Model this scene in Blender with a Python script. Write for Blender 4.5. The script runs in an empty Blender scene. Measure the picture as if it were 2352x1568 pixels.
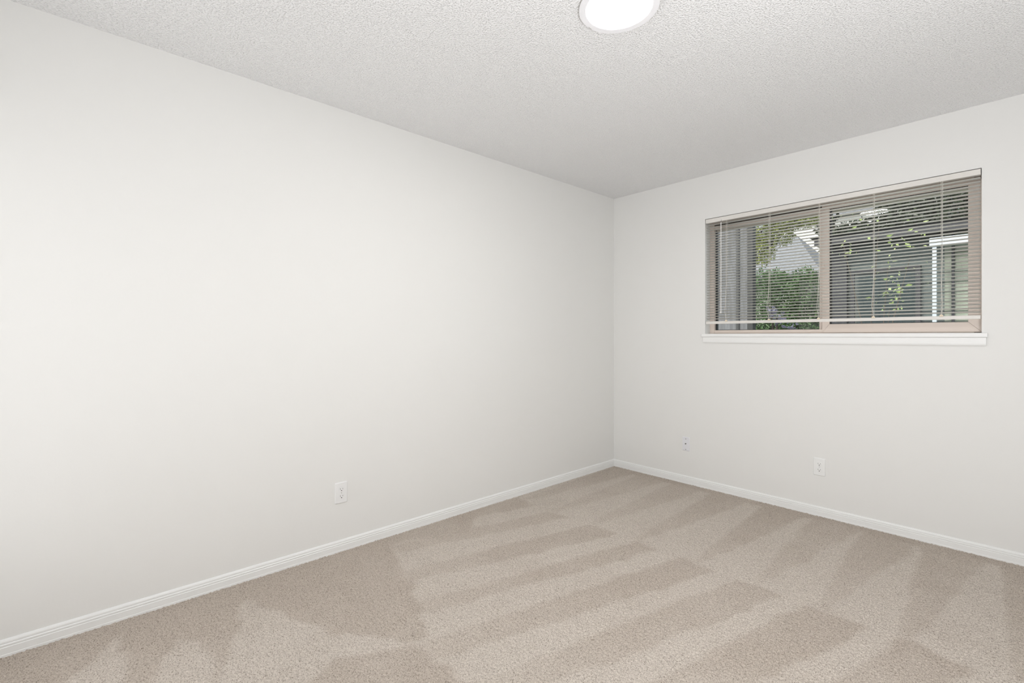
import bpy, bmesh, math, random
import numpy as np
from mathutils import Vector, Matrix

SC = bpy.context.scene
COL = SC.collection
random.seed(7)
RNG = np.random.default_rng(11)

# ------------------------------------------------------------------ camera
F_PX = 1084.0
cam_data = bpy.data.cameras.new('camera')
cam_data.sensor_width = 36.0
cam_data.lens = 36.0 * F_PX / 2352.0
cam_data.shift_y = -13.0 / 2352.0
cam_data.clip_start = 0.02
cam = bpy.data.objects.new('camera', cam_data)
COL.objects.link(cam)
cam.location = (2.570, -3.606, 1.186)
cam.rotation_euler = (math.radians(90), 0, math.atan2(0.7391, 0.6736))
SC.camera = cam

# ------------------------------------------------------------------ view
vs = SC.view_settings
vs.view_transform = 'Standard'
vs.look = 'None'
vs.gamma = 1.0
vs.use_curve_mapping = False
vs.exposure = 0.0

# ------------------------------------------------------------------ sky
world = bpy.data.worlds.new('sky')
SC.world = world
world.use_nodes = True
wn = world.node_tree
wn.nodes.clear()
w_out = wn.nodes.new('ShaderNodeOutputWorld')
w_bg = wn.nodes.new('ShaderNodeBackground')
w_sky = wn.nodes.new('ShaderNodeTexSky')
w_sky.sky_type = 'NISHITA'
w_sky.sun_disc = False
w_sky.sun_elevation = math.radians(48)
w_sky.sun_rotation = math.radians(200)
w_sky.air_density = 1.0
w_sky.dust_density = 3.0
w_hsv = wn.nodes.new('ShaderNodeHueSaturation')
w_hsv.inputs['Saturation'].default_value = 0.45
w_bg.inputs['Strength'].default_value = 0.42
wn.links.new(w_sky.outputs[0], w_hsv.inputs['Color'])
wn.links.new(w_hsv.outputs[0], w_bg.inputs[0])
wn.links.new(w_bg.outputs[0], w_out.inputs[0])

# ------------------------------------------------------------------ sun and added fill lights
sun = bpy.data.lights.new('sun', 'SUN')
sun.energy = 2.0
sun.angle = math.radians(3)
sun.color = (1.0, 0.96, 0.88)
sun_o = bpy.data.objects.new('sun', sun)
COL.objects.link(sun_o)
sun_o.rotation_euler = (math.radians(42), 0, math.radians(-22))


def area(name, loc, target, sx, sy, energy, color=(1, 1, 1)):
    l = bpy.data.lights.new(name, 'AREA')
    l.shape = 'RECTANGLE'
    l.size, l.size_y = sx, sy
    l.energy = energy
    l.color = color
    o = bpy.data.objects.new(name, l)
    COL.objects.link(o)
    o.location = loc
    d = Vector(target) - Vector(loc)
    o.rotation_euler = d.to_track_quat('-Z', 'Y').to_euler()
    return o


# unseen fill lights, added: one broad at the rear wall, one aimed at ceiling
area('rear_fill', (1.5, -4.2, 1.12), (1.5, 0.0, 1.30), 2.6, 1.8, 18.0, (0.965, 0.968, 1.0))
area('bounce_fill', (2.95, -3.0, 1.0), (2.2, -1.5, 2.44), 0.4, 0.4, 31.0, (0.965, 0.968, 1.0))


# ------------------------------------------------------------------ materials
def mat(name, color, rough=0.6, metallic=0.0, spec=0.5, emit=None, emit_strength=0.0):
    m = bpy.data.materials.new(name)
    m.use_nodes = True
    b = m.node_tree.nodes['Principled BSDF']
    b.inputs['Base Color'].default_value = (*color, 1)
    b.inputs['Roughness'].default_value = rough
    b.inputs['Metallic'].default_value = metallic
    b.inputs['Specular IOR Level'].default_value = spec
    if emit:
        b.inputs['Emission Color'].default_value = (*emit, 1)
        b.inputs['Emission Strength'].default_value = emit_strength
    return m


def noise_bump(m, scale, strength, distance, detail=3.0, rough=0.5, ramp=None):
    nt = m.node_tree
    b = nt.nodes['Principled BSDF']
    tc = nt.nodes.new('ShaderNodeTexCoord')
    n = nt.nodes.new('ShaderNodeTexNoise')
    n.inputs['Scale'].default_value = scale
    n.inputs['Detail'].default_value = detail
    n.inputs['Roughness'].default_value = rough
    nt.links.new(tc.outputs['Object'], n.inputs['Vector'])
    bp = nt.nodes.new('ShaderNodeBump')
    bp.inputs['Strength'].default_value = strength
    bp.inputs['Distance'].default_value = distance
    src = n.outputs['Fac']
    if ramp:
        cr = nt.nodes.new('ShaderNodeMapRange')
        cr.interpolation_type = 'SMOOTHSTEP'
        cr.inputs['From Min'].default_value, cr.inputs['From Max'].default_value = ramp
        nt.links.new(src, cr.inputs['Value'])
        src = cr.outputs['Result']
    nt.links.new(src, bp.inputs['Height'])
    nt.links.new(bp.outputs['Normal'], b.inputs['Normal'])
    return n


def noise_color(m, scale, c0, c1, lo=0.35, hi=0.65, stretch=(1, 1, 1)):
    nt = m.node_tree
    b = nt.nodes['Principled BSDF']
    tc = nt.nodes.new('ShaderNodeTexCoord')
    mp = nt.nodes.new('ShaderNodeMapping')
    mp.inputs['Scale'].default_value = stretch
    n = nt.nodes.new('ShaderNodeTexNoise')
    n.inputs['Scale'].default_value = scale
    n.inputs['Detail'].default_value = 4
    r = nt.nodes.new('ShaderNodeValToRGB')
    r.color_ramp.elements[0].position = lo
    r.color_ramp.elements[0].color = (*c0, 1)
    r.color_ramp.elements[1].position = hi
    r.color_ramp.elements[1].color = (*c1, 1)
    nt.links.new(tc.outputs['Object'], mp.inputs['Vector'])
    nt.links.new(mp.outputs[0], n.inputs['Vector'])
    nt.links.new(n.outputs['Fac'], r.inputs['Fac'])
    nt.links.new(r.outputs['Color'], b.inputs['Base Color'])
    return m


M = {}
M['wall'] = mat('wall_paint', (0.853, 0.851, 0.828), 0.55, spec=0.25)
noise_bump(M['wall'], 90, 0.08, 0.002)
M['ceiling'] = mat('ceiling_texture', (0.91, 0.91, 0.91), 0.5, spec=0.4)
noise_bump(M['ceiling'], 150, 0.78, 0.0045, detail=1.0, rough=0.5, ramp=(0.42, 0.80))
M['trim'] = mat('trim_paint', (0.90, 0.905, 0.89), 0.3, spec=0.5)
M['plastic'] = mat('white_plastic', (0.88, 0.88, 0.875), 0.28)
M['plastic_cool'] = mat('cool_white_plastic', (0.84, 0.845, 0.875), 0.3)
M['slot'] = mat('slot_dark', (0.05, 0.05, 0.045), 0.7)
M['slot_grey'] = mat('slot_grey', (0.28, 0.275, 0.26), 0.7)
M['metal'] = mat('connector_metal', (0.22, 0.22, 0.21), 0.35, 1.0)
M['screw'] = mat('screw_paint', (0.62, 0.62, 0.61), 0.4, 0.2)
M['ring'] = mat('lamp_ring', (0.91, 0.91, 0.93), 0.4)
M['gasket'] = mat('lamp_gasket', (0.46, 0.44, 0.37), 0.6)
M['diffuser'] = mat('lamp_diffuser', (0.9, 0.9, 0.9), 0.4, emit=(1.0, 0.985, 0.96), emit_strength=60.0)
M['bronze'] = mat('window_frame_tan', (0.80, 0.695, 0.615), 0.38)
M['bronze_dark'] = mat('window_track_dark', (0.07, 0.06, 0.05), 0.6)
M['rubber'] = mat('glazing_rubber', (0.02, 0.02, 0.02), 0.5)
M['blind'] = mat('blind_slat_paint', (0.93, 0.915, 0.86), 0.35)
M['blind_rail'] = mat('blind_rail_paint', (0.80, 0.775, 0.73), 0.32)
M['cord'] = mat('blind_cord', (0.80, 0.77, 0.70), 0.7)
M['button'] = mat('cord_button', (0.78, 0.68, 0.52), 0.4)
M['wand'] = mat('wand_plastic', (0.88, 0.87, 0.84), 0.2)


def glass_mat(name, tint, refl=1.0):
    m = bpy.data.materials.new(name)
    m.use_nodes = True
    nt = m.node_tree
    nt.nodes.clear()
    o = nt.nodes.new('ShaderNodeOutputMaterial')
    tr = nt.nodes.new('ShaderNodeBsdfTransparent')
    tr.inputs['Color'].default_value = (*tint, 1)
    gl = nt.nodes.new('ShaderNodeBsdfGlossy')
    gl.inputs['Roughness'].default_value = 0.01
    gl.inputs['Color'].default_value = (refl, refl, refl, 1)
    fr = nt.nodes.new('ShaderNodeFresnel')
    fr.inputs['IOR'].default_value = 1.28
    mx = nt.nodes.new('ShaderNodeMixShader')
    nt.links.new(fr.outputs[0], mx.inputs[0])
    nt.links.new(tr.outputs[0], mx.inputs[1])
    nt.links.new(gl.outputs[0], mx.inputs[2])
    nt.links.new(mx.outputs[0], o.inputs[0])
    return m


M['glass'] = glass_mat('window_glass', (0.93, 0.95, 0.94))

# outside
M['grey_board'] = noise_color(mat('grey_board', (0.25, 0.25, 0.26), 0.8), 6, (0.12, 0.12, 0.125), (0.18, 0.18, 0.19), stretch=(6, 6, 0.6))
M['batten'] = mat('dark_batten', (0.06, 0.06, 0.062), 0.8)
M['dark_post'] = mat('dark_post', (0.035, 0.035, 0.035), 0.7)
M['roof'] = noise_color(mat('grey_roof', (0.3, 0.3, 0.3), 0.9), 14, (0.17, 0.175, 0.185), (0.23, 0.235, 0.25))
M['white_siding'] = mat('white_siding', (0.80, 0.79, 0.75), 0.6)
M['teal_siding'] = noise_color(mat('teal_siding', (0.16, 0.19, 0.18), 0.7), 8, (0.065, 0.083, 0.08), (0.088, 0.105, 0.10))
M['green_siding'] = noise_color(mat('pale_green_siding', (0.33, 0.36, 0.29), 0.7), 8, (0.22, 0.245, 0.19), (0.26, 0.28, 0.225))
M['white_paint'] = mat('white_paint', (0.50, 0.54, 0.58), 0.5)
M['charcoal'] = mat('charcoal_trim', (0.03, 0.03, 0.035), 0.6)
M['door_glass'] = mat('dark_door_glass', (0.025, 0.038, 0.04), 0.06, spec=0.6)
M['bark'] = noise_color(mat('bark', (0.07, 0.05, 0.035), 0.9), 20, (0.05, 0.04, 0.03), (0.11, 0.085, 0.06))
M['ground'] = noise_color(mat('ground_grass', (0.06, 0.09, 0.035), 0.95), 5, (0.05, 0.07, 0.03), (0.09, 0.12, 0.05))


def leaf_mat(name, c0, c1, trans=0.35):
    m = bpy.data.materials.new(name)
    m.use_nodes = True
    nt = m.node_tree
    b = nt.nodes['Principled BSDF']
    b.inputs['Roughness'].default_value = 0.4
    at = nt.nodes.new('ShaderNodeAttribute')
    at.attribute_name = 'tone'
    r = nt.nodes.new('ShaderNodeValToRGB')
    r.color_ramp.elements[0].color = (*c0, 1)
    r.color_ramp.elements[1].color = (*c1, 1)
    nt.links.new(at.outputs['Fac'], r.inputs['Fac'])
    nt.links.new(r.outputs['Color'], b.inputs['Base Color'])
    t = nt.nodes.new('ShaderNodeBsdfTranslucent')
    nt.links.new(r.outputs['Color'], t.inputs['Color'])
    mx = nt.nodes.new('ShaderNodeMixShader')
    mx.inputs[0].default_value = trans
    o = nt.nodes['Material Output']
    nt.links.new(b.outputs[0], mx.inputs[1])
    nt.links.new(t.outputs[0], mx.inputs[2])
    nt.links.new(mx.outputs[0], o.inputs[0])
    return m


M['leaf_lime'] = leaf_mat('lime_leaves', (0.10, 0.14, 0.03), (0.62, 0.66, 0.20))
M['leaf_green'] = leaf_mat('green_leaves', (0.04, 0.10, 0.025), (0.16, 0.27, 0.10))
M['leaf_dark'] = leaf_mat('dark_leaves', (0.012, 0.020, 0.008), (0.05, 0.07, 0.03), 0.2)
M['leaf_near'] = leaf_mat('near_leaves', (0.30, 0.42, 0.10), (0.60, 0.66, 0.30))
M['leaf_lavender'] = leaf_mat('lavender_leaves', (0.20, 0.19, 0.26), (0.40, 0.38, 0.48))


# ------------------------------------------------------------------ helpers
def link(name, me, m=None, parent=None, smooth=False):
    o = bpy.data.objects.new(name, me)
    COL.objects.link(o)
    if m is not None:
        me.materials.append(m)
    if parent is not None:
        o.parent = parent
    if smooth:
        me.polygons.foreach_set('use_smooth', [True] * len(me.polygons))
    return o


def tag(o, label=None, cat=None, group=None, kind=None):
    if label:
        o['label'] = label
    if cat:
        o['category'] = cat
    if group:
        o['group'] = group
    if kind:
        o['kind'] = kind
    return o


def empty(name, loc=(0, 0, 0), rz=0.0):
    o = bpy.data.objects.new(name, None)
    o.empty_display_size = 0.05
    COL.objects.link(o)
    o.location = loc
    o.rotation_euler = (0, 0, rz)
    return o


class MB:
    def __init__(self):
        self.v, self.f = [], []

    def poly(self, verts, faces):
        n = len(self.v)
        self.v += [tuple(p) for p in verts]
        self.f += [tuple(i + n for i in f) for f in faces]
        return self

    def box(self, x0, x1, y0, y1, z0, z1):
        return self.poly([(x0, y0, z0), (x1, y0, z0), (x1, y1, z0), (x0, y1, z0),
                          (x0, y0, z1), (x1, y0, z1), (x1, y1, z1), (x0, y1, z1)],
                         [(3, 2, 1, 0), (4, 5, 6, 7), (0, 1, 5, 4), (1, 2, 6, 5), (2, 3, 7, 6), (3, 0, 4, 7)])

    def prism(self, prof, axis, a, b):
        """extrude a closed 2D profile along axis ('x': prof=(y,z), 'y': prof=(x,z), 'z': prof=(x,y))"""
        n = len(prof)

        def P(p, t):
            return {'x': (t, p[0], p[1]), 'y': (p[0], t, p[1]), 'z': (p[0], p[1], t)}[axis]
        vs_ = [P(p, a) for p in prof] + [P(p, b) for p in prof]
        fs = [tuple(range(n))[::-1], tuple(range(n, 2 * n))]
        fs += [(i, (i + 1) % n, n + (i + 1) % n, n + i) for i in range(n)]
        return self.poly(vs_, fs)

    def tube(self, pts, r, n=8):
        pts = [Vector(p) for p in pts]
        rings = []
        for i, p in enumerate(pts):
            d = (pts[min(i + 1, len(pts) - 1)] - pts[max(i - 1, 0)]).normalized()
            u = d.cross(Vector((0.3, 1, 0.2))).normalized()
            w = d.cross(u)
            rr = r[i] if isinstance(r, (list, tuple)) else r
            rings.append([p + (u * math.cos(2 * math.pi * k / n) + w * math.sin(2 * math.pi * k / n)) * rr for k in range(n)])
        vs_ = [v for ring in rings for v in ring]
        fs = [tuple(range(n))[::-1], tuple(range((len(pts) - 1) * n, len(pts) * n))]
        for i in range(len(pts) - 1):
            fs += [(i * n + k, i * n + (k + 1) % n, (i + 1) * n + (k + 1) % n, (i + 1) * n + k) for k in range(n)]
        return self.poly(vs_, fs)

    def lathe(self, prof, n=64):
        """prof: list of (r, z), closed caps when r == 0"""
        m_ = len(prof)
        vs_, fs = [], []
        for k in range(n):
            a = 2 * math.pi * k / n
            vs_ += [(r * math.cos(a), r * math.sin(a), z) for r, z in prof]
        for k in range(n):
            k2 = (k + 1) % n
            fs += [(k * m_ + i, k2 * m_ + i, k2 * m_ + i + 1, k * m_ + i + 1) for i in range(m_ - 1)]
        return self.poly(vs_, fs)

    def mesh(self, name, bevel=0.0, seg=2, merge=False):
        me = bpy.data.meshes.new(name)
        me.from_pydata(self.v, [], self.f)
        bm = bmesh.new()
        bm.from_mesh(me)
        if merge:
            bmesh.ops.remove_doubles(bm, verts=bm.verts, dist=1e-6)
        bmesh.ops.recalc_face_normals(bm, faces=bm.faces)
        if bevel:
            es = [e for e in bm.edges if len(e.link_faces) == 2 and e.calc_face_angle(0) > 0.5]
            bmesh.ops.bevel(bm, geom=es, offset=bevel, segments=seg, affect='EDGES', profile=0.5)
        bm.to_mesh(me)
        bm.free()
        return me

    def build(self, name, m, parent=None, bevel=0.0, seg=2, smooth=False, merge=False):
        return link(name, self.mesh(name, bevel, seg, merge), m, parent, smooth)


# ------------------------------------------------------------------ room shell
RX, RY, RZ = 3.10, -4.27, 2.44           # room: x 0..RX, y RY..0
WX0, WX1, WZ0, WZ1 = 0.858, 2.394, 1.200, 2.0975   # window opening
WT = 0.17                                 # outer wall thickness


def struct(o):
    o['kind'] = 'structure'
    return o


floor = struct(MB().box(-0.12, RX + 0.12, RY - 0.12, WT, -0.16, -0.012).build('floor', M['trim']))
struct(MB().box(-0.12, RX + 0.12, RY - 0.12, WT, RZ, RZ + 0.16).build('ceiling', M['ceiling']))
struct(MB().box(-0.12, 0, RY, 0, -0.012, RZ).build('wall_left', M['wall']))
struct(MB().box(RX, RX + 0.12, RY, 0, -0.012, RZ).build('wall_right', M['wall']))
struct(MB().box(-0.12, RX + 0.12, RY - 0.12, RY, -0.012, RZ).build('wall_rear', M['wall']))
ww = MB()
ww.box(-0.12, WX0, 0, WT, -0.012, RZ)
ww.box(WX1, RX + 0.12, 0, WT, -0.012, RZ)
ww.box(WX0, WX1, 0, WT, -0.012, WZ0)
ww.box(WX0, WX1, 0, WT, WZ1, RZ)
struct(ww.build('wall_window', M['wall']))

# baseboards: moulded profile (distance from wall, height)
BP = [(0, -0.012), (0.0125, -0.012), (0.0125, 0.004), (0.0115, 0.006), (0.0112, 0.030), (0.0092, 0.0325),
      (0.0105, 0.0350), (0.0105, 0.0400), (0.0075, 0.0430), (0.0085, 0.0460), (0.0080, 0.0510), (0.0045, 0.0570), (0, 0.0585)]
struct(MB().prism([(d, z) for d, z in BP], 'y', RY, 0).build('baseboard_left', M['trim']))
struct(MB().prism([(-d, z) for d, z in BP], 'x', 0.0, RX).build('baseboard_window', M['trim']))
struct(MB().prism([(RX - d, z) for d, z in BP], 'y', RY, 0).build('baseboard_right', M['trim']))
struct(MB().prism([(RY + d, z) for d, z in BP], 'x', 0.0, RX).build('baseboard_rear', M['trim']))


# ------------------------------------------------------------------ carpet
def fft_filter(a, fn, dx):
    ny, nx = a.shape
    fx = np.fft.rfftfreq(nx, dx)
    fy = np.fft.fftfreq(ny, dx)
    k = np.sqrt(fy[:, None] ** 2 + fx[None, :] ** 2)
    return np.fft.irfft2(np.fft.rfft2(a) * fn(k), s=a.shape)


def unit(a):
    a = a - a.mean()
    return a / a.std()


def carpet():
    dx = 0.004
    nx, ny = int(RX / dx) + 1, int(-RY / dx) + 1
    xs = np.linspace(0.010, RX - 0.010, nx)
    ys = np.linspace(RY + 0.010, -0.010, ny)
    X, Y = np.meshgrid(xs, ys)
    band = lambda c, w: (lambda k: np.exp(-((k - c) / w) ** 2))
    white = lambda: RNG.standard_normal((ny, nx))
    tuft = unit(fft_filter(white(), band(72, 40), dx))
    worm = unit(fft_filter(white(), band(48, 22), dx))
    slow = unit(fft_filter(white(), lambda k: np.exp(-(k / 2.2) ** 2), dx))
    warp = unit(fft_filter(white(), lambda k: np.exp(-(k / 9.0) ** 2), dx))
    # light and shade of vacuum-brushed pile, painted as colour: high = light, low = dark
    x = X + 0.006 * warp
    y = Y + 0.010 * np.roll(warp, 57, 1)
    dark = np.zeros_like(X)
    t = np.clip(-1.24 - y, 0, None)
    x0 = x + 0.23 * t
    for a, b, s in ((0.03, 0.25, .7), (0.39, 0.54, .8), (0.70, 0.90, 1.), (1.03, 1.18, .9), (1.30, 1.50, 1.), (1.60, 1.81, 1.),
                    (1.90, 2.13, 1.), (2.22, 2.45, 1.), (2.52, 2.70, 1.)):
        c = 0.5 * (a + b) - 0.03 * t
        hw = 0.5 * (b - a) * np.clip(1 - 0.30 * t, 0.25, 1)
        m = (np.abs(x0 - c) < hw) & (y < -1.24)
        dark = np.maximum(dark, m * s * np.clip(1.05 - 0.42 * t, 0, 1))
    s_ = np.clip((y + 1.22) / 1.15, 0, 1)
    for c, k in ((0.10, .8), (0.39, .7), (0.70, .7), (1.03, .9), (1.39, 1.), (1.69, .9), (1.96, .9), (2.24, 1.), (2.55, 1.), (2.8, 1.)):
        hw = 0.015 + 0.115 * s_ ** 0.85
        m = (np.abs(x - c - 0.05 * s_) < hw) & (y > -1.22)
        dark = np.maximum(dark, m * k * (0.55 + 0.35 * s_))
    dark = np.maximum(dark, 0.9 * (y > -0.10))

    def inside(poly):
        r = np.zeros_like(X, bool)
        n = len(poly)
        for i in range(n):
            (xa, ya), (xb, yb) = poly[i], poly[(i + 1) % n]
            c = (ya > y) != (yb > y)
            with np.errstate(divide='ignore', invalid='ignore'):
                r ^= c & (x < (xb - xa) * (y - ya) / (yb - ya + 1e-12) + xa)
        return r
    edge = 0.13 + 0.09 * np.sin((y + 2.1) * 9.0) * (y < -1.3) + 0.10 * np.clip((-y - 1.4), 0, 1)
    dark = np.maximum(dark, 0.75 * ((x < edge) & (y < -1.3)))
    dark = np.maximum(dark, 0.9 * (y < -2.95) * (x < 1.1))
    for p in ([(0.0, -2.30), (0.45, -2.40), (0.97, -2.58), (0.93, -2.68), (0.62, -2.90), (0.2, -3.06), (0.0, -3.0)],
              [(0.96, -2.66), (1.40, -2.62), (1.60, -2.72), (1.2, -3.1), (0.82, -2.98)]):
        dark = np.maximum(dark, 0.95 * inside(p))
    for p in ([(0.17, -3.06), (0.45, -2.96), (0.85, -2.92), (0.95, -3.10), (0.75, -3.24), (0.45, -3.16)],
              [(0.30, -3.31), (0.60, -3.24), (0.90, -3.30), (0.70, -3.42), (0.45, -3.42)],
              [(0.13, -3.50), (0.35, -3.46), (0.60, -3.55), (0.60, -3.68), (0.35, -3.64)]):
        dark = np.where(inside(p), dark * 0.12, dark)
    nap_shade = 1 - dark
    nap_shade = fft_filter(nap_shade, lambda k: np.exp(-(k * 0.013 * math.pi) ** 2), dx)
    nap_shade = np.clip(nap_shade + 0.10 * slow + 0.05 * warp, 0, 1)
    # heights of the twisted yarn ends
    h = 0.0013 * tuft + 0.0007 * worm
    z = -0.004 + h
    fleck = np.clip(0.5 + 0.22 * unit(fft_filter(white(), band(85, 45), dx)) + 0.10 * worm, 0, 1)
    nv = nx * ny
    me = bpy.data.meshes.new('carpet_pile')
    me.vertices.add(nv)
    co = np.empty((nv, 3), np.float32)
    co[:, 0], co[:, 1], co[:, 2] = X.ravel(), Y.ravel(), z.ravel()
    jit = RNG.normal(0, 0.0009, (nv, 2))
    co[:, 0] += jit[:, 0]
    co[:, 1] += jit[:, 1]
    me.vertices.foreach_set('co', co.ravel())
    i = np.arange(ny - 1)[:, None] * nx + np.arange(nx - 1)[None, :]
    q = np.stack([i, i + 1, i + nx + 1, i + nx], -1).reshape(-1, 4).astype(np.int32)
    nf = len(q)
    me.loops.add(nf * 4)
    me.loops.foreach_set('vertex_index', q.ravel())
    me.polygons.add(nf)
    me.polygons.foreach_set('loop_start', np.arange(nf, dtype=np.int32) * 4)
    me.polygons.foreach_set('use_smooth', np.ones(nf, bool))
    me.update(calc_edges=True)
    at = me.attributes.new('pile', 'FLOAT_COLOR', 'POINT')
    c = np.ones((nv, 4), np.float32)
    c[:, 0], c[:, 1], c[:, 2] = nap_shade.ravel(), fleck.ravel(), RNG.random(nv)
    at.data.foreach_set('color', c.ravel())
    m = bpy.data.materials.new('carpet')
    m.use_nodes = True
    nt = m.node_tree
    b = nt.nodes['Principled BSDF']
    b.inputs['Roughness'].default_value = 0.95
    b.inputs['Specular IOR Level'].default_value = 0.1
    a = nt.nodes.new('ShaderNodeAttribute')
    a.attribute_name = 'pile'
    sp = nt.nodes.new('ShaderNodeSeparateColor')
    nt.links.new(a.outputs['Color'], sp.inputs[0])
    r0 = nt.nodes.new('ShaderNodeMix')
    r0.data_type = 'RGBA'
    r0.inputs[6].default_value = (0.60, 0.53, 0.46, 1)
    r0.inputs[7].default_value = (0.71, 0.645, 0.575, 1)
    nt.links.new(sp.outputs[0], r0.inputs[0])  # stripe light and shade mixed into the base colour, no yarn leans
    tc = nt.nodes.new('ShaderNodeTexCoord')
    n1 = nt.nodes.new('ShaderNodeTexNoise')
    n1.inputs['Scale'].default_value = 250
    n1.inputs['Detail'].default_value = 1.5
    n1.inputs['Roughness'].default_value = 0.6
    n1.inputs['Distortion'].default_value = 0.6
    nt.links.new(tc.outputs['Object'], n1.inputs['Vector'])
    bp = nt.nodes.new('ShaderNodeBump')
    bp.inputs['Strength'].default_value = 0.35
    bp.inputs['Distance'].default_value = 0.003
    nt.links.new(n1.outputs['Fac'], bp.inputs['Height'])
    nt.links.new(bp.outputs['Normal'], b.inputs['Normal'])
    mr = nt.nodes.new('ShaderNodeValToRGB')
    e = mr.color_ramp.elements
    e[0].position, e[0].color = 0.30, (0.38, 0.35, 0.32, 1)
    e[1].position, e[1].color = 0.72, (1.0, 1.0, 1.0, 1)
    for p_, v_ in ((0.42, 0.72), (0.50, 0.87)):
        q_ = e.new(p_)
        q_.color = (v_, v_ * 0.99, v_ * 0.98, 1)
    nt.links.new(n1.outputs['Fac'], mr.inputs['Fac'])
    mul = nt.nodes.new('ShaderNodeMix')
    mul.data_type = 'RGBA'
    mul.blend_type = 'MULTIPLY'
    mul.inputs[0].default_value = 1
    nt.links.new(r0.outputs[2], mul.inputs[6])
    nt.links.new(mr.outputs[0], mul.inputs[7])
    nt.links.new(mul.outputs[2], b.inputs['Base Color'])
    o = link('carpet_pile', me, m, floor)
    o['kind'] = 'stuff'
    o['label'] = 'beige speckled cut-pile carpet with vacuum-stripe shading painted in'


carpet()


# ------------------------------------------------------------------ window: frame, panes, sill
win = struct(empty('window_1', (WX0, 0, WZ0)))


def wp(mb):
    """shift world coordinates into the window's local frame"""
    mb.v = [(a - WX0, b, c - WZ0) for a, b, c in mb.v]
    return mb


FY0, FY1 = 0.082, 0.150
wp(MB().box(WX0, WX0 + 0.034, FY0, FY1, WZ0, WZ1)).build('frame_jamb', M['bronze'], win, 0.002)
wp(MB().box(WX1 - 0.034, WX1, FY0 + 0.018, FY1, WZ0, WZ1)).build('frame_jamb', M['bronze'], win, 0.002)
hd = MB()
hd.box(WX0 + 0.034, WX1 - 0.034, FY0, FY1, 2.062, WZ1)
hd.box(WX0 + 0.034, WX1 - 0.034, FY0 + 0.028, FY1, 2.018, 2.062)
hd.box(WX0 + 0.034, 1.63, FY0 + 0.004, FY0 + 0.018, 2.022, 2.050)
wp(hd).build('frame_head', M['bronze'], win, 0.0015)
wp(MB().box(WX0 + 0.034, 1.63, FY0 + 0.006, FY0 + 0.027, 2.050, 2.0615)).build('head_track', M['bronze_dark'], win)
sl = MB()
sl.box(WX0 + 0.034, WX1 - 0.034, FY0, FY1, WZ0, 1.207)
sl.box(WX0 + 0.034, 1.63, FY0 + 0.004, FY1, 1.207, 1.230)
wp(sl).build('frame_sill', M['bronze'], win, 0.0015)
# fixed lite on the left
fx = struct(empty('fixed_sash'))
fx.parent = win
wp(MB().box(1.604, 1.650, 0.106, 0.140, 1.230, 2.018)).build('stile', M['bronze'], fx, 0.0015)
g = MB()
g.box(WX0 + 0.034, WX0 + 0.042, 0.108, 0.135, 1.230, 2.018)
g.box(WX0 + 0.042, 1.604, 0.114, 0.132, 1.230, 1.2335)
wp(g).build('glazing_gasket', M['rubber'], fx)
wp(MB().box(WX0 + 0.042, 1.604, 0.122, 0.126, 1.2335, 2.018)).build('pane', M['glass'], fx)
# sliding sash on the right, rails mitred into the stiles
sd = struct(empty('sliding_sash'))
sd.parent = win
SX0, SX1, SZ0, SZ1, SY0, SY1 = 1.627, 2.3925, 1.2075, 2.0610, 0.0785, 0.1045
RW, LW = 0.0565, 0.043
gp = 0.0006


def sash_piece(name, quad):
    wp(MB().prism(quad, 'y', SY0, SY1)).build(name, M['bronze'], sd, 0.0012)


sash_piece('stile', [(SX0, SZ0), (SX0 + LW, SZ0 + RW + gp), (SX0 + LW, SZ1 - 0.029 - gp), (SX0, SZ1)])
sash_piece('stile', [(SX1, SZ0), (SX1, SZ1), (SX1 - RW, SZ1 - 0.029 - gp), (SX1 - RW, SZ0 + RW + gp)])
sash_piece('rail', [(SX0 + gp, SZ0), (SX1 - gp, SZ0), (SX1 - RW, SZ0 + RW), (SX0 + LW, SZ0 + RW)])
sash_piece('rail', [(SX0 + gp, SZ1), (SX0 + LW, SZ1 - 0.029), (SX1 - RW, SZ1 - 0.029), (SX1 - gp, SZ1)])
g = MB()
gx0, gx1, gz0, gz1 = SX0 + LW, SX1 - RW, SZ0 + RW, SZ1 - 0.029
g.box(gx0, gx0 + 0.011, 0.086, 0.100, gz0, gz1)
g.box(gx0 + 0.011, gx1, 0.088, 0.100, gz0, gz0 + 0.003)
g.box(gx0 + 0.011, gx1, 0.088, 0.100, gz1 - 0.006, gz1)
wp(g).build('glazing_gasket', M['rubber'], sd)
wp(MB().box(gx0 + 0.011, gx1, 0.092, 0.096, gz0 + 0.003, gz1 - 0.006)).build('pane', M['glass'], sd)
lt = MB().box(1.6285, 1.640, 0.0700, 0.0785, 1.640, 1.672)
wp(lt).build('latch', M['bronze'], sd, 0.0015)
# sill board and apron on the room side
MB_s = MB().box(-0.024, WX1 - WX0 + 0.024, -0.020, -0.0, -0.022, 0.002)
MB_s.box(0.0005, WX1 - WX0 - 0.0005, -0.0, 0.081, -0.0, 0.002)
st = MB_s.build('sill_board', M['trim'], win, 0.0025)
MB().prism([(-0.012, -0.067), (0, -0.067), (0, -0.0225), (-0.014, -0.0225), (-0.014, -0.058)], 'x', -0.012, WX1 - WX0 + 0.018
           ).build('apron', M['trim'], win, 0.0012)

# ------------------------------------------------------------------ blind
BX0, BX1 = 0.864, 2.389
bl = tag(empty('window_blind', (BX0, 0.014, WZ0)),
         'cream horizontal mini blind with open slats hanging in the window recess', 'blind')
BW = BX1 - BX0
hr = MB()
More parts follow.
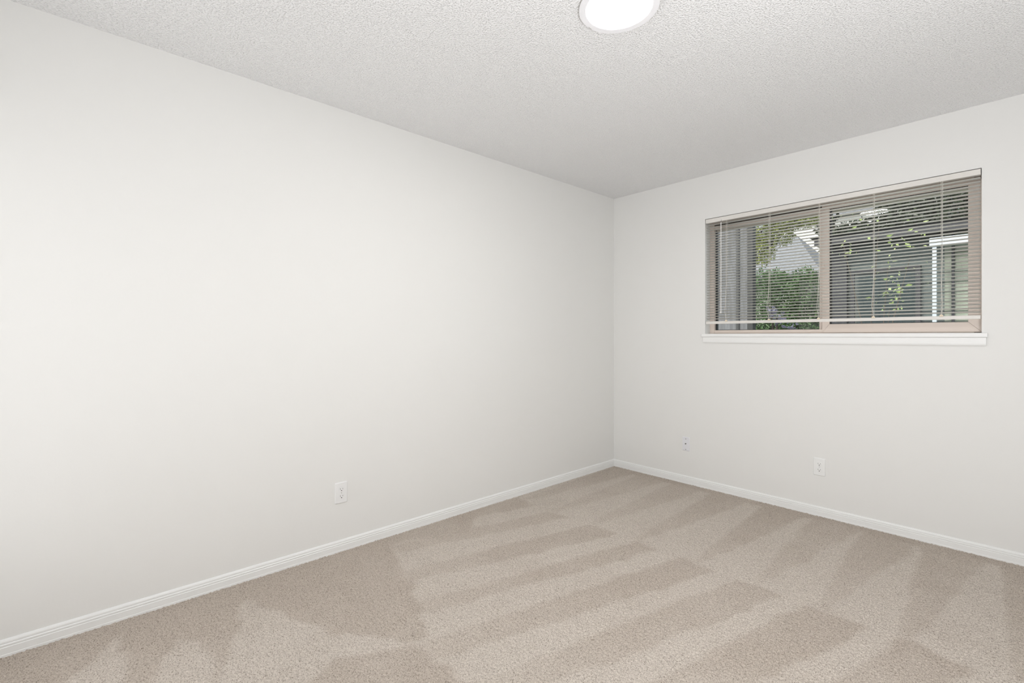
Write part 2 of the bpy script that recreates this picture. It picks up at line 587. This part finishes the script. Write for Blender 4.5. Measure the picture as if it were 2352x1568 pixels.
# U-shaped head channel, open at the top
hr.prism([(-0.0155, 0.862), (0.013, 0.862), (0.013, 0.893), (0.0118, 0.893), (0.0118, 0.8635), (-0.0142, 0.8635), (-0.0142, 0.893), (-0.0155, 0.893)], 'x', -0.003, BW + 0.003)
hr.box(-0.003, -0.0015, -0.0155, 0.013, 0.862, 0.893)
hr.box(BW + 0.0015, BW + 0.003, -0.0155, 0.013, 0.862, 0.893)
hr.build('headrail', M['blind_rail'], bl)
NS = 37
Z_TOP, Z_BOT = 0.846, 0.1165
TILT = math.radians(10)
prof = []
for k in range(7):
    u = -1 + 2 * k / 6
    prof.append((u * 0.0125, 0.0016 * (1 - u * u)))
up = [(a, b + 0.0004) for a, b in prof][::-1]
sl_me = MB().prism(prof + up, 'x', 0.0, BW).mesh('slat')
sl_me.materials.append(M['blind'])
for p in sl_me.polygons:
    p.use_smooth = len(p.vertices) == 4
for i in range(NS):
    o = bpy.data.objects.new('slat', sl_me)
    COL.objects.link(o)
    o.parent = bl
    zz = Z_TOP - (Z_TOP - Z_BOT) * i / (NS - 1)
    low = max(0, i - (NS - 6)) / 5
    o.location = (0, 0, zz)
    o.rotation_euler = (-TILT - math.radians(6) * low + math.radians(random.uniform(-1.0, 1.0)), math.radians(random.uniform(-0.02, 0.02)), 0)
br = MB()
br.prism([(-0.0125, 0.078), (0.0125, 0.078), (0.0135, 0.082), (0.0130, 0.095), (0.0105, 0.0985), (-0.0105, 0.0985), (-0.0130, 0.094), (-0.0135, 0.083)], 'x', -0.001, BW + 0.001)
br.build('bottom_rail', M['blind_rail'], bl)
for cx, sway in ((1.021, -0.010), (1.322, -0.014), (1.627, -0.009), (1.920, -0.008), (2.231, 0.006)):
    lx = cx - BX0
    c = MB()
    c.tube([(lx, -0.0150, 0.864), (lx, -0.0152, 0.30), (lx, -0.0150, 0.098)], 0.0008, 6)
    c.tube([(lx, 0.0150, 0.864), (lx, 0.0152, 0.30), (lx, 0.0145, 0.098)], 0.0008, 6)
    c.build('ladder_cord', M['cord'], bl)
    c = MB()
    c.tube([(lx + 0.007, -0.0165, 0.864), (lx + 0.006, -0.0165, 0.42), (lx + 0.3 * sway, -0.0175, 0.27), (lx + sway, -0.0172, 0.17), (lx + 0.003, -0.0155, 0.100)], 0.0009, 6)
    c.build('lift_cord', M['cord'], bl)
    MB().prism([(lx - 0.009, 0.095), (lx + 0.010, 0.095), (lx + 0.008, 0.103), (lx + 0.003, 0.108), (lx - 0.003, 0.108), (lx - 0.007, 0.103)], 'y', -0.0175, -0.0125
               ).build('cord_button', M['button'], bl, 0.001)
wx = 0.985 - BX0
w = MB()
w.tube([(wx, -0.021, 0.850), (wx, -0.022, 0.176)], 0.0034, 6)
w.tube([(wx, -0.022, 0.176), (wx, -0.022, 0.170), (wx, -0.022, 0.158)], [0.0036, 0.0046, 0.0040], 8)
wd = w.build('tilt_wand', M['wand'], bl)
MB().tube([(wx, -0.013, 0.872), (wx, -0.019, 0.868), (wx, -0.021, 0.852)], 0.0012, 6).build('wand_hook', M['metal'], wd)


# ------------------------------------------------------------------ outlets
def rounded_rect(w, h, r, n=4):
    pts = []
    for sx, sz, a0 in ((1, 1, 0), (-1, 1, 90), (-1, -1, 180), (1, -1, 270)):
        for k in range(n + 1):
            a = math.radians(a0 + 90 * k / n)
            pts.append((sx * (w / 2 - r) + r * math.cos(a), sz * (h / 2 - r) + r * math.sin(a)))
    return pts


def duplex(loc, rz, label, m_plate):
    t = tag(empty('power_outlet', loc, rz), label, 'outlet', 'white duplex power outlets')
    p = MB()
    a, b_ = rounded_rect(0.070, 0.115, 0.004), rounded_rect(0.063, 0.108, 0.004)
    n = len(a)
    v = [(x, 0, z) for x, z in a] + [(x, -0.0022, z) for x, z in a] + [(x, -0.0058, z) for x, z in b_]
    f = [tuple(range(n)), tuple(range(2 * n, 3 * n))]
    f += [(k * n + i, k * n + (i + 1) % n, (k + 1) * n + (i + 1) % n, (k + 1) * n + i) for k in (0, 1) for i in range(n)]
    p.poly(v, f).build('cover_plate', m_plate, t)
    for s in (1, -1):
        zc = 0.0195 * s
        face = []
        for k in range(24):
            a_ = 2 * math.pi * k / 24
            x, z = 0.0172 * math.cos(a_), 0.0172 * math.sin(a_)
            face.append((x, zc + max(-0.0140, min(0.0140, z))))
        r = MB().prism(face, 'y', -0.0074, -0.0050).build('receptacle', m_plate, t, 0.0006)
        MB().box(-0.0078, -0.0056, -0.0077, -0.0070, zc - 0.0012, zc + 0.0070).build('slot', M['slot_grey'], r)
        MB().box(0.0056, 0.0078, -0.0077, -0.0070, zc - 0.0002, zc + 0.0062).build('slot', M['slot_grey'], r)
        gh = [(0.0027 * math.cos(2 * math.pi * k / 12), zc - 0.0070 + 0.0027 * math.sin(2 * math.pi * k / 12)) for k in range(12)]
        MB().prism(gh, 'y', -0.0078, -0.0070).build('ground_hole', M['slot'], r)
    sc = [(0.0030 * math.cos(2 * math.pi * k / 12), 0.0030 * math.sin(2 * math.pi * k / 12)) for k in range(12)]
    MB().prism(sc, 'y', -0.0072, -0.0056).build('screw', M['screw'], t)
    return t


duplex((0.0, -2.545, 0.3185), math.radians(90), 'white duplex power outlet on the long blank left wall', M['plastic'])
duplex((1.633, 0.0, 0.3200), 0.0, 'white duplex power outlet on the window wall below the window', M['trim'])

cx_ = tag(empty('coax_plate', (0.700, 0.0, 0.3145)), 'narrow white cable television plate with three dark dots near the room corner', 'wall plate')
p = MB()
a, b_ = rounded_rect(0.060, 0.110, 0.003), rounded_rect(0.055, 0.105, 0.003)
n = len(a)
p.poly([(x, 0, z) for x, z in a] + [(x, -0.002, z) for x, z in a] + [(x, -0.0048, z) for x, z in b_],
       [tuple(range(n)), tuple(range(2 * n, 3 * n))] + [(k * n + i, k * n + (i + 1) % n, (k + 1) * n + (i + 1) % n, (k + 1) * n + i) for k in (0, 1) for i in range(n)])
p.build('cover_plate', M['plastic_cool'], cx_)
circ = lambda r, zc, n=12: [(r * math.cos(2 * math.pi * k / n), zc + r * math.sin(2 * math.pi * k / n)) for k in range(n)]
cn = MB().prism(circ(0.0052, 0.002, 6), 'y', -0.008, -0.0048)
cn.prism(circ(0.0036, 0.002), 'y', -0.014, -0.008)
cn.build('coax_connector', M['metal'], cx_)
for z in (0.040, -0.044):
    MB().prism(circ(0.0032, z), 'y', -0.0062, -0.0048).build('screw', M['metal'], cx_)

# ------------------------------------------------------------------ ceiling lamp
lamp = tag(empty('ceiling_light', (1.520, -2.101, RZ)), 'round flat white ceiling light, switched on, with pale grey rim', 'ceiling light')
MB().lathe([(0.100, 0.0), (0.1475, 0.0), (0.1485, -0.0075), (0.100, -0.0075), (0.100, 0.0)], 96).build('gasket', M['gasket'], lamp)
MB().lathe([(0.1225, -0.0080), (0.1470, -0.0075), (0.1494, -0.0085), (0.1494, -0.0120), (0.1484, -0.0135), (0.1262, -0.0135), (0.1240, -0.0132), (0.1225, -0.0120), (0.1225, -0.0080)], 96).build('rim', M['ring'], lamp)
MB().lathe([(0.0, -0.0080), (0.1224, -0.0080), (0.1224, -0.0112), (0.0, -0.0112)], 96).build('diffuser', M['diffuser'], lamp, smooth=False)
ca = math.radians(176)
c0 = Vector((0.1455 * math.cos(ca), 0.1455 * math.sin(ca), 0))
MB().box(c0.x - 0.0025, c0.x + 0.0025, c0.y - 0.009, c0.y + 0.009, -0.0143, -0.0130).build('clip', M['screw'], lamp, 0.001)

# ------------------------------------------------------------------ outside
struct(MB().box(-14, 12, WT, 26, -0.5, -0.30).build('ground', M['ground']))

# grey board-and-batten wing wall
sw = tag(empty('siding_wall', (-0.42, 2.6, -0.30)), 'grey board wall outside, left behind the window', 'wall')
k = 0
xb = -1.30
bw = 0.275
brd = MB().box(0.002, bw - 0.002, -0.012, 0.03, 0, 3.6).mesh('board', 0.002, 1)
brd.materials.append(M['grey_board'])
btn = MB().box(-0.018, 0.018, -0.030, -0.012, 0, 3.6).mesh('batten', 0.002, 1)
btn.materials.append(M['batten'])
for i in range(5):
    o = bpy.data.objects.new('board', brd)
    COL.objects.link(o)
    o.parent = sw
    o.location = (0.06 - 0.275 * (4 - i) + 0.42 - 0.275 + (0.0 if i < 4 else 0), 0, 0)
    o = bpy.data.objects.new('batten', btn)
    COL.objects.link(o)
    o.parent = sw
    o.location = (0.06 - 0.275 * (4 - i) + 0.42, 0, 0)
MB().box(0.06 + 0.42, 0.18 + 0.42, -0.012, 0.03, 0, 3.6).build('edge_board', M['grey_board'], sw, 0.002)
MB().box(0.182 + 0.42, 0.25 + 0.42, -0.04, 0.06, 0, 3.6).build('corner_post', M['dark_post'], sw, 0.004)


# grey-roofed house far behind
def planks(parent, x0, x1, y, z0, z1, pitch, m, name='plank'):
    n_ = int(round((z1 - z0) / pitch))
    pitch = (z1 - z0) / n_
    me = MB().prism([(0, 0), (-0.022, 0), (-0.006, pitch + 0.012), (0, pitch + 0.012)], 'x', 0, x1 - x0).mesh(name)
    me.materials.append(m)
    for i in range(n_):
        o = bpy.data.objects.new(name, me)
        COL.objects.link(o)
        o.parent = parent
        o.location = (x0, y, z0 + i * pitch)


h1 = tag(empty('roofed_house', (-2.6, 11.0, -0.30)), 'low house with grey hipped roof far behind the left window pane', 'house')
MB().box(-3.4, 1.1, 0.3, 3.4, 0, 3.19).build('wall', M['green_siding'], h1)
r = MB()
# local frame: gable roof, right rake edge falls from the ridge to the eave corner
A, B, Cc, D = (-3.8, 0.0, 3.20), (1.42, 0.0, 3.20), (1.42, 3.6, 3.20), (-3.8, 3.6, 3.20)
E_, G_ = (-3.8, 1.8, 4.62), (0.28, 1.8, 4.62)
r.poly([A, B, Cc, D, E_, G_], [(0, 1, 5, 4), (1, 2, 5), (2, 3, 4, 5), (3, 0, 4), (3, 2, 1, 0)])
rf = r.build('roof', M['roof'], h1)
MB().box(-3.8, 1.42, -0.02, 0.02, 3.04, 3.20).build('fascia', M['charcoal'], h1)
h2 = tag(empty('white_house', (-2.6, 17.5, -0.30)), 'tall white sided house beyond the grey roof', 'house')
MB().box(-1.8, 2.6, 0.03, 4.0, 0, 6.0).build('wall', M['white_siding'], h2)
planks(h2, -1.8, 2.6, 0.02, 0.2, 6.0, 0.25, M['white_siding'])
MB().prism([(-2.1, 5.98), (2.9, 5.98), (0.4, 7.0)], 'y', -0.3, 4.3).build('roof', M['roof'], h2)

# neighbouring apartment with a dark sliding door and a white porch
ap = tag(empty('apartment_house', (1.5, 4.9, -0.30)), 'neighbouring apartment with dark sliding door behind the right window pane', 'house')
MB().box(-0.98, 1.9, 0.06, 3.0, 0, 2.86).build('wall', M['teal_siding'], ap)
MB().box(-1.0, -0.78, -0.02, 0.06, 0, 2.86).build('corner_board', M['charcoal'], ap, 0.004)
planks(ap, -0.74, 0.06, 0.06, 2.46, 2.86, 0.133, M['teal_siding'])
planks(ap, 0.06, 0.30, 0.06, 0.0, 2.86, 0.13, M['teal_siding'])
planks(ap, 0.30, 1.9, 0.06, 0.0, 2.86, 0.13, M['green_siding'])
dr = MB()
dr.box(-0.74, -0.69, -0.01, 0.06, 0.05, 2.46)
dr.box(0.005, 0.06, -0.01, 0.06, 0.05, 2.46)
dr.box(-0.69, 0.005, -0.01, 0.06, 2.40, 2.46)
dr.box(-0.69, 0.005, -0.01, 0.06, 0.05, 0.12)
df = dr.build('door_frame', M['charcoal'], ap)
MB().box(-0.69, 0.005, 0.01, 0.04, 0.12, 2.40).build('door_glass', M['door_glass'], df)
MB().tube([(0.385, 0.02, 0.0), (0.385, 0.02, 2.85)], 0.016, 8).build('downpipe', M['charcoal'], ap)
MB().box(-1.15, 2.1, -0.24, 0.06, 2.86, 2.97).build('eave', M['charcoal'], ap)
MB().prism([(-0.28, 2.97), (1.6, 3.16), (3.3, 2.97)], 'x', -1.2, 2.1).build('roof', M['batten'], ap)
po = tag(empty('porch_post', (1.735, 4.6, -0.30)), 'white square porch post carrying a white beam', 'post')
MB().box(-0.022, 0.022, -0.022, 0.022, 0, 2.64).build('post', M['white_paint'], po, 0.004)
MB().box(-0.05, 0.75, -0.03, 0.03, 2.64, 2.76).build('beam', M['white_paint'], po, 0.004)


# ------------------------------------------------------------------ plants
def leaves_mesh(name, pts, nrm_up, size, aspect, tone):
    """one folded leaf of four triangles at every point"""
    n_ = len(pts)
    d = RNG.normal(size=(n_, 3))
    d[:, 2] -= 0.35
    d /= np.linalg.norm(d, axis=1)[:, None]
    u = RNG.normal(size=(n_, 3)) + np.array([0, -0.3, nrm_up])
    s = np.cross(d, u)
    s /= np.linalg.norm(s, axis=1)[:, None]
    nn = np.cross(s, d)
    L = (size * RNG.uniform(0.6, 1.25, n_))[:, None]
    W = L * aspect
    p0 = pts
    p1 = pts + d * L * 0.5 + s * W * 0.5 + nn * W * 0.18
    p2 = pts + d * L
    p3 = pts + d * L * 0.5 - s * W * 0.5 + nn * W * 0.18
    p4 = pts + d * L * 0.5
    v = np.stack([p0, p1, p2, p3, p4], 1).reshape(-1, 3)
    b = np.arange(n_)[:, None] * 5
    f = np.concatenate([b + np.array([[0, 1, 4]]), b + np.array([[1, 2, 4]]), b + np.array([[4, 2, 3]]), b + np.array([[0, 4, 3]])])
    me = bpy.data.meshes.new(name)
    me.from_pydata(v.tolist(), [], f.tolist())
    at = me.attributes.new('tone', 'FLOAT', 'POINT')
    at.data.foreach_set('value', np.repeat(tone, 5).astype(np.float32))
    return me


def tree(name, label, cat, base, blobs, n_leaf, size, m, trunk, aspect=0.5, group=None):
    t = tag(empty(name, base), label, cat, group)
    bs = np.array(blobs, float)
    vol = bs[:, 3] * bs[:, 4] * bs[:, 5]
    pick = RNG.choice(len(bs), n_leaf, p=vol / vol.sum())
    q = RNG.normal(size=(n_leaf, 3))
    q /= np.linalg.norm(q, axis=1)[:, None]
    q *= RNG.uniform(0.35, 1.0, n_leaf)[:, None] ** 0.6
    pts = bs[pick, :3] + q * bs[pick, 3:6]
    tone = np.clip(RNG.normal(0.5, 0.25, n_leaf), 0, 1)
    f = link('foliage', leaves_mesh('foliage', pts, 0.9, size, aspect, tone), m, t)
    f['kind'] = 'stuff'
    tb = MB()
    tb.tube([(0, 0, 0), (0.03, 0.02, trunk * 0.5), (0.0, 0.0, trunk)], [0.10, 0.08, 0.06], 8)
    tb.build('trunk', M['bark'], t)
    for b in blobs:
        MB().tube([(0, 0, trunk * 0.75), ((b[0]) * 0.5, b[1] * 0.5, (trunk * 0.75 + b[2]) * 0.52), (b[0], b[1], b[2])], [0.04, 0.025, 0.008], 6).build('branch', M['bark'], t)
    return t


tree('lime_tree', 'sunlit yellow-green tree across the top of the left pane', 'tree', (-1.75, 6.6, -0.30),
     [(0.62, 0, 3.75, .30, .4, .50), (1.05, 0, 3.85, .36, .4, .36), (1.45, 0.0, 3.88, .34, .4, .34), (0.65, 0, 3.25, .26, .35, .35), (1.0, 0.1, 3.48, .22, .3, .22), (1.1, 0.2, 4.4, .8, .6, .35)],
     17000, 0.058, M['leaf_lime'], 3.2)
tree('hedge_bush', 'mid-green rounded bush low in the left pane', 'bush', (-0.30, 5.4, -0.30),
     [(-0.15, 0, 1.15, .55, .35, .95), (0.28, 0.1, 1.25, .40, .35, .95), (-0.38, 0, 2.0, .28, .3, .72), (0.34, 0, 2.25, .30, .3, .42), (0.02, 0.1, 2.2, .30, .3, .42), (-0.15, 0.1, 2.4, .2, .3, .3)],
     20000, 0.06, M['leaf_green'], 1.2)
tree('lavender_shrub', 'small shrub with dusty lavender leaves in front of the green bush', 'bush', (-0.02, 4.2, -0.30),
     [(0.0, 0, 1.78, .13, .12, .10), (0.18, 0, 1.62, .10, .12, .07), (-0.08, 0, 1.9, .06, .1, .06)],
     90, 0.085, M['leaf_lavender'], 1.2)
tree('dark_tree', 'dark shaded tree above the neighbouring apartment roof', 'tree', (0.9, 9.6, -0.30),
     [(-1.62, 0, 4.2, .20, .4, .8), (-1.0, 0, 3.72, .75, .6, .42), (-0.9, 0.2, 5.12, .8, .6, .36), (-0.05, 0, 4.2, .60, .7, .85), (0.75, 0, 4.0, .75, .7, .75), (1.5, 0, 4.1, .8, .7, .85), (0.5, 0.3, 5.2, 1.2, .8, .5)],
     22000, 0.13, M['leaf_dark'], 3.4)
tree('backdrop_tree', 'broad green tree far behind the grey roofed house', 'tree', (-6.6, 25.0, -0.30),
     [(0, 0, 5.4, 2.2, 1.5, 2.0), (-2.4, 0, 5.2, 2.4, 1.5, 2.0), (1.8, 0, 5.6, 1.2, 1.2, 1.4)],
     6000, 0.28, M['leaf_green'], 4.0)

# young shrub close to the window: its leaves are parts of their own
ns = tag(empty('young_shrub', (1.55, 2.2, -0.30)), 'young shrub with bright separate leaves close outside the right pane', 'bush')
stems = [[(0, 0, 0), (0.05, 0, 1.0), (0.10, 0, 1.75)], [(0, 0, 0), (0.02, 0.05, 1.2), (0.08, 0.05, 2.15)],
         [(0, 0, 0), (-0.08, 0, 1.4), (-0.28, 0, 2.45)], [(0, 0, 0), (0.1, 0, 1.5), (0.26, 0, 2.25)], [(0, 0, 0), (-0.05, 0, 1.5), (0.02, 0.0, 2.6)]]
for s in stems:
    MB().tube(s, [0.010, 0.007, 0.003], 6).build('stem', M['bark'], ns)
leaf_me = []
for k in range(4):
    me = leaves_mesh('leaf', np.zeros((1, 3)), 0.8, 0.055, 0.5, np.array([0.2 + 0.22 * k]))
    me.materials.append(M['leaf_near'])
    leaf_me.append(me)
spots = []
for cx0, cz0, sp, n_ in ((1.66, 1.55, .055, 26), (1.70, 1.70, .05, 12), (1.61, 2.10, .05, 8), (1.80, 2.05, .06, 9), (1.83, 2.2, .05, 6), (1.28, 2.12, .06, 9),
                         (1.34, 2.35, .08, 8), (1.72, 1.85, .07, 8), (1.55, 1.75, .05, 4), (1.64, 1.42, .06, 8), (1.50, 2.3, .12, 6), (1.9, 1.8, .05, 4), (1.30, 2.0, .05, 5)):
    for _ in range(n_):
        spots.append((random.gauss(cx0, sp) - 1.55, random.gauss(0, 0.05), random.gauss(cz0, sp) + 0.30))
for p in spots:
    o = bpy.data.objects.new('leaf', random.choice(leaf_me))
    COL.objects.link(o)
    o.parent = ns
    o.location = p
    o.rotation_euler = (random.uniform(-.6, .6), random.uniform(-.6, .6), random.uniform(0, 6.28))
    s = random.uniform(0.6, 1.1)
    o.scale = (s, s, s)
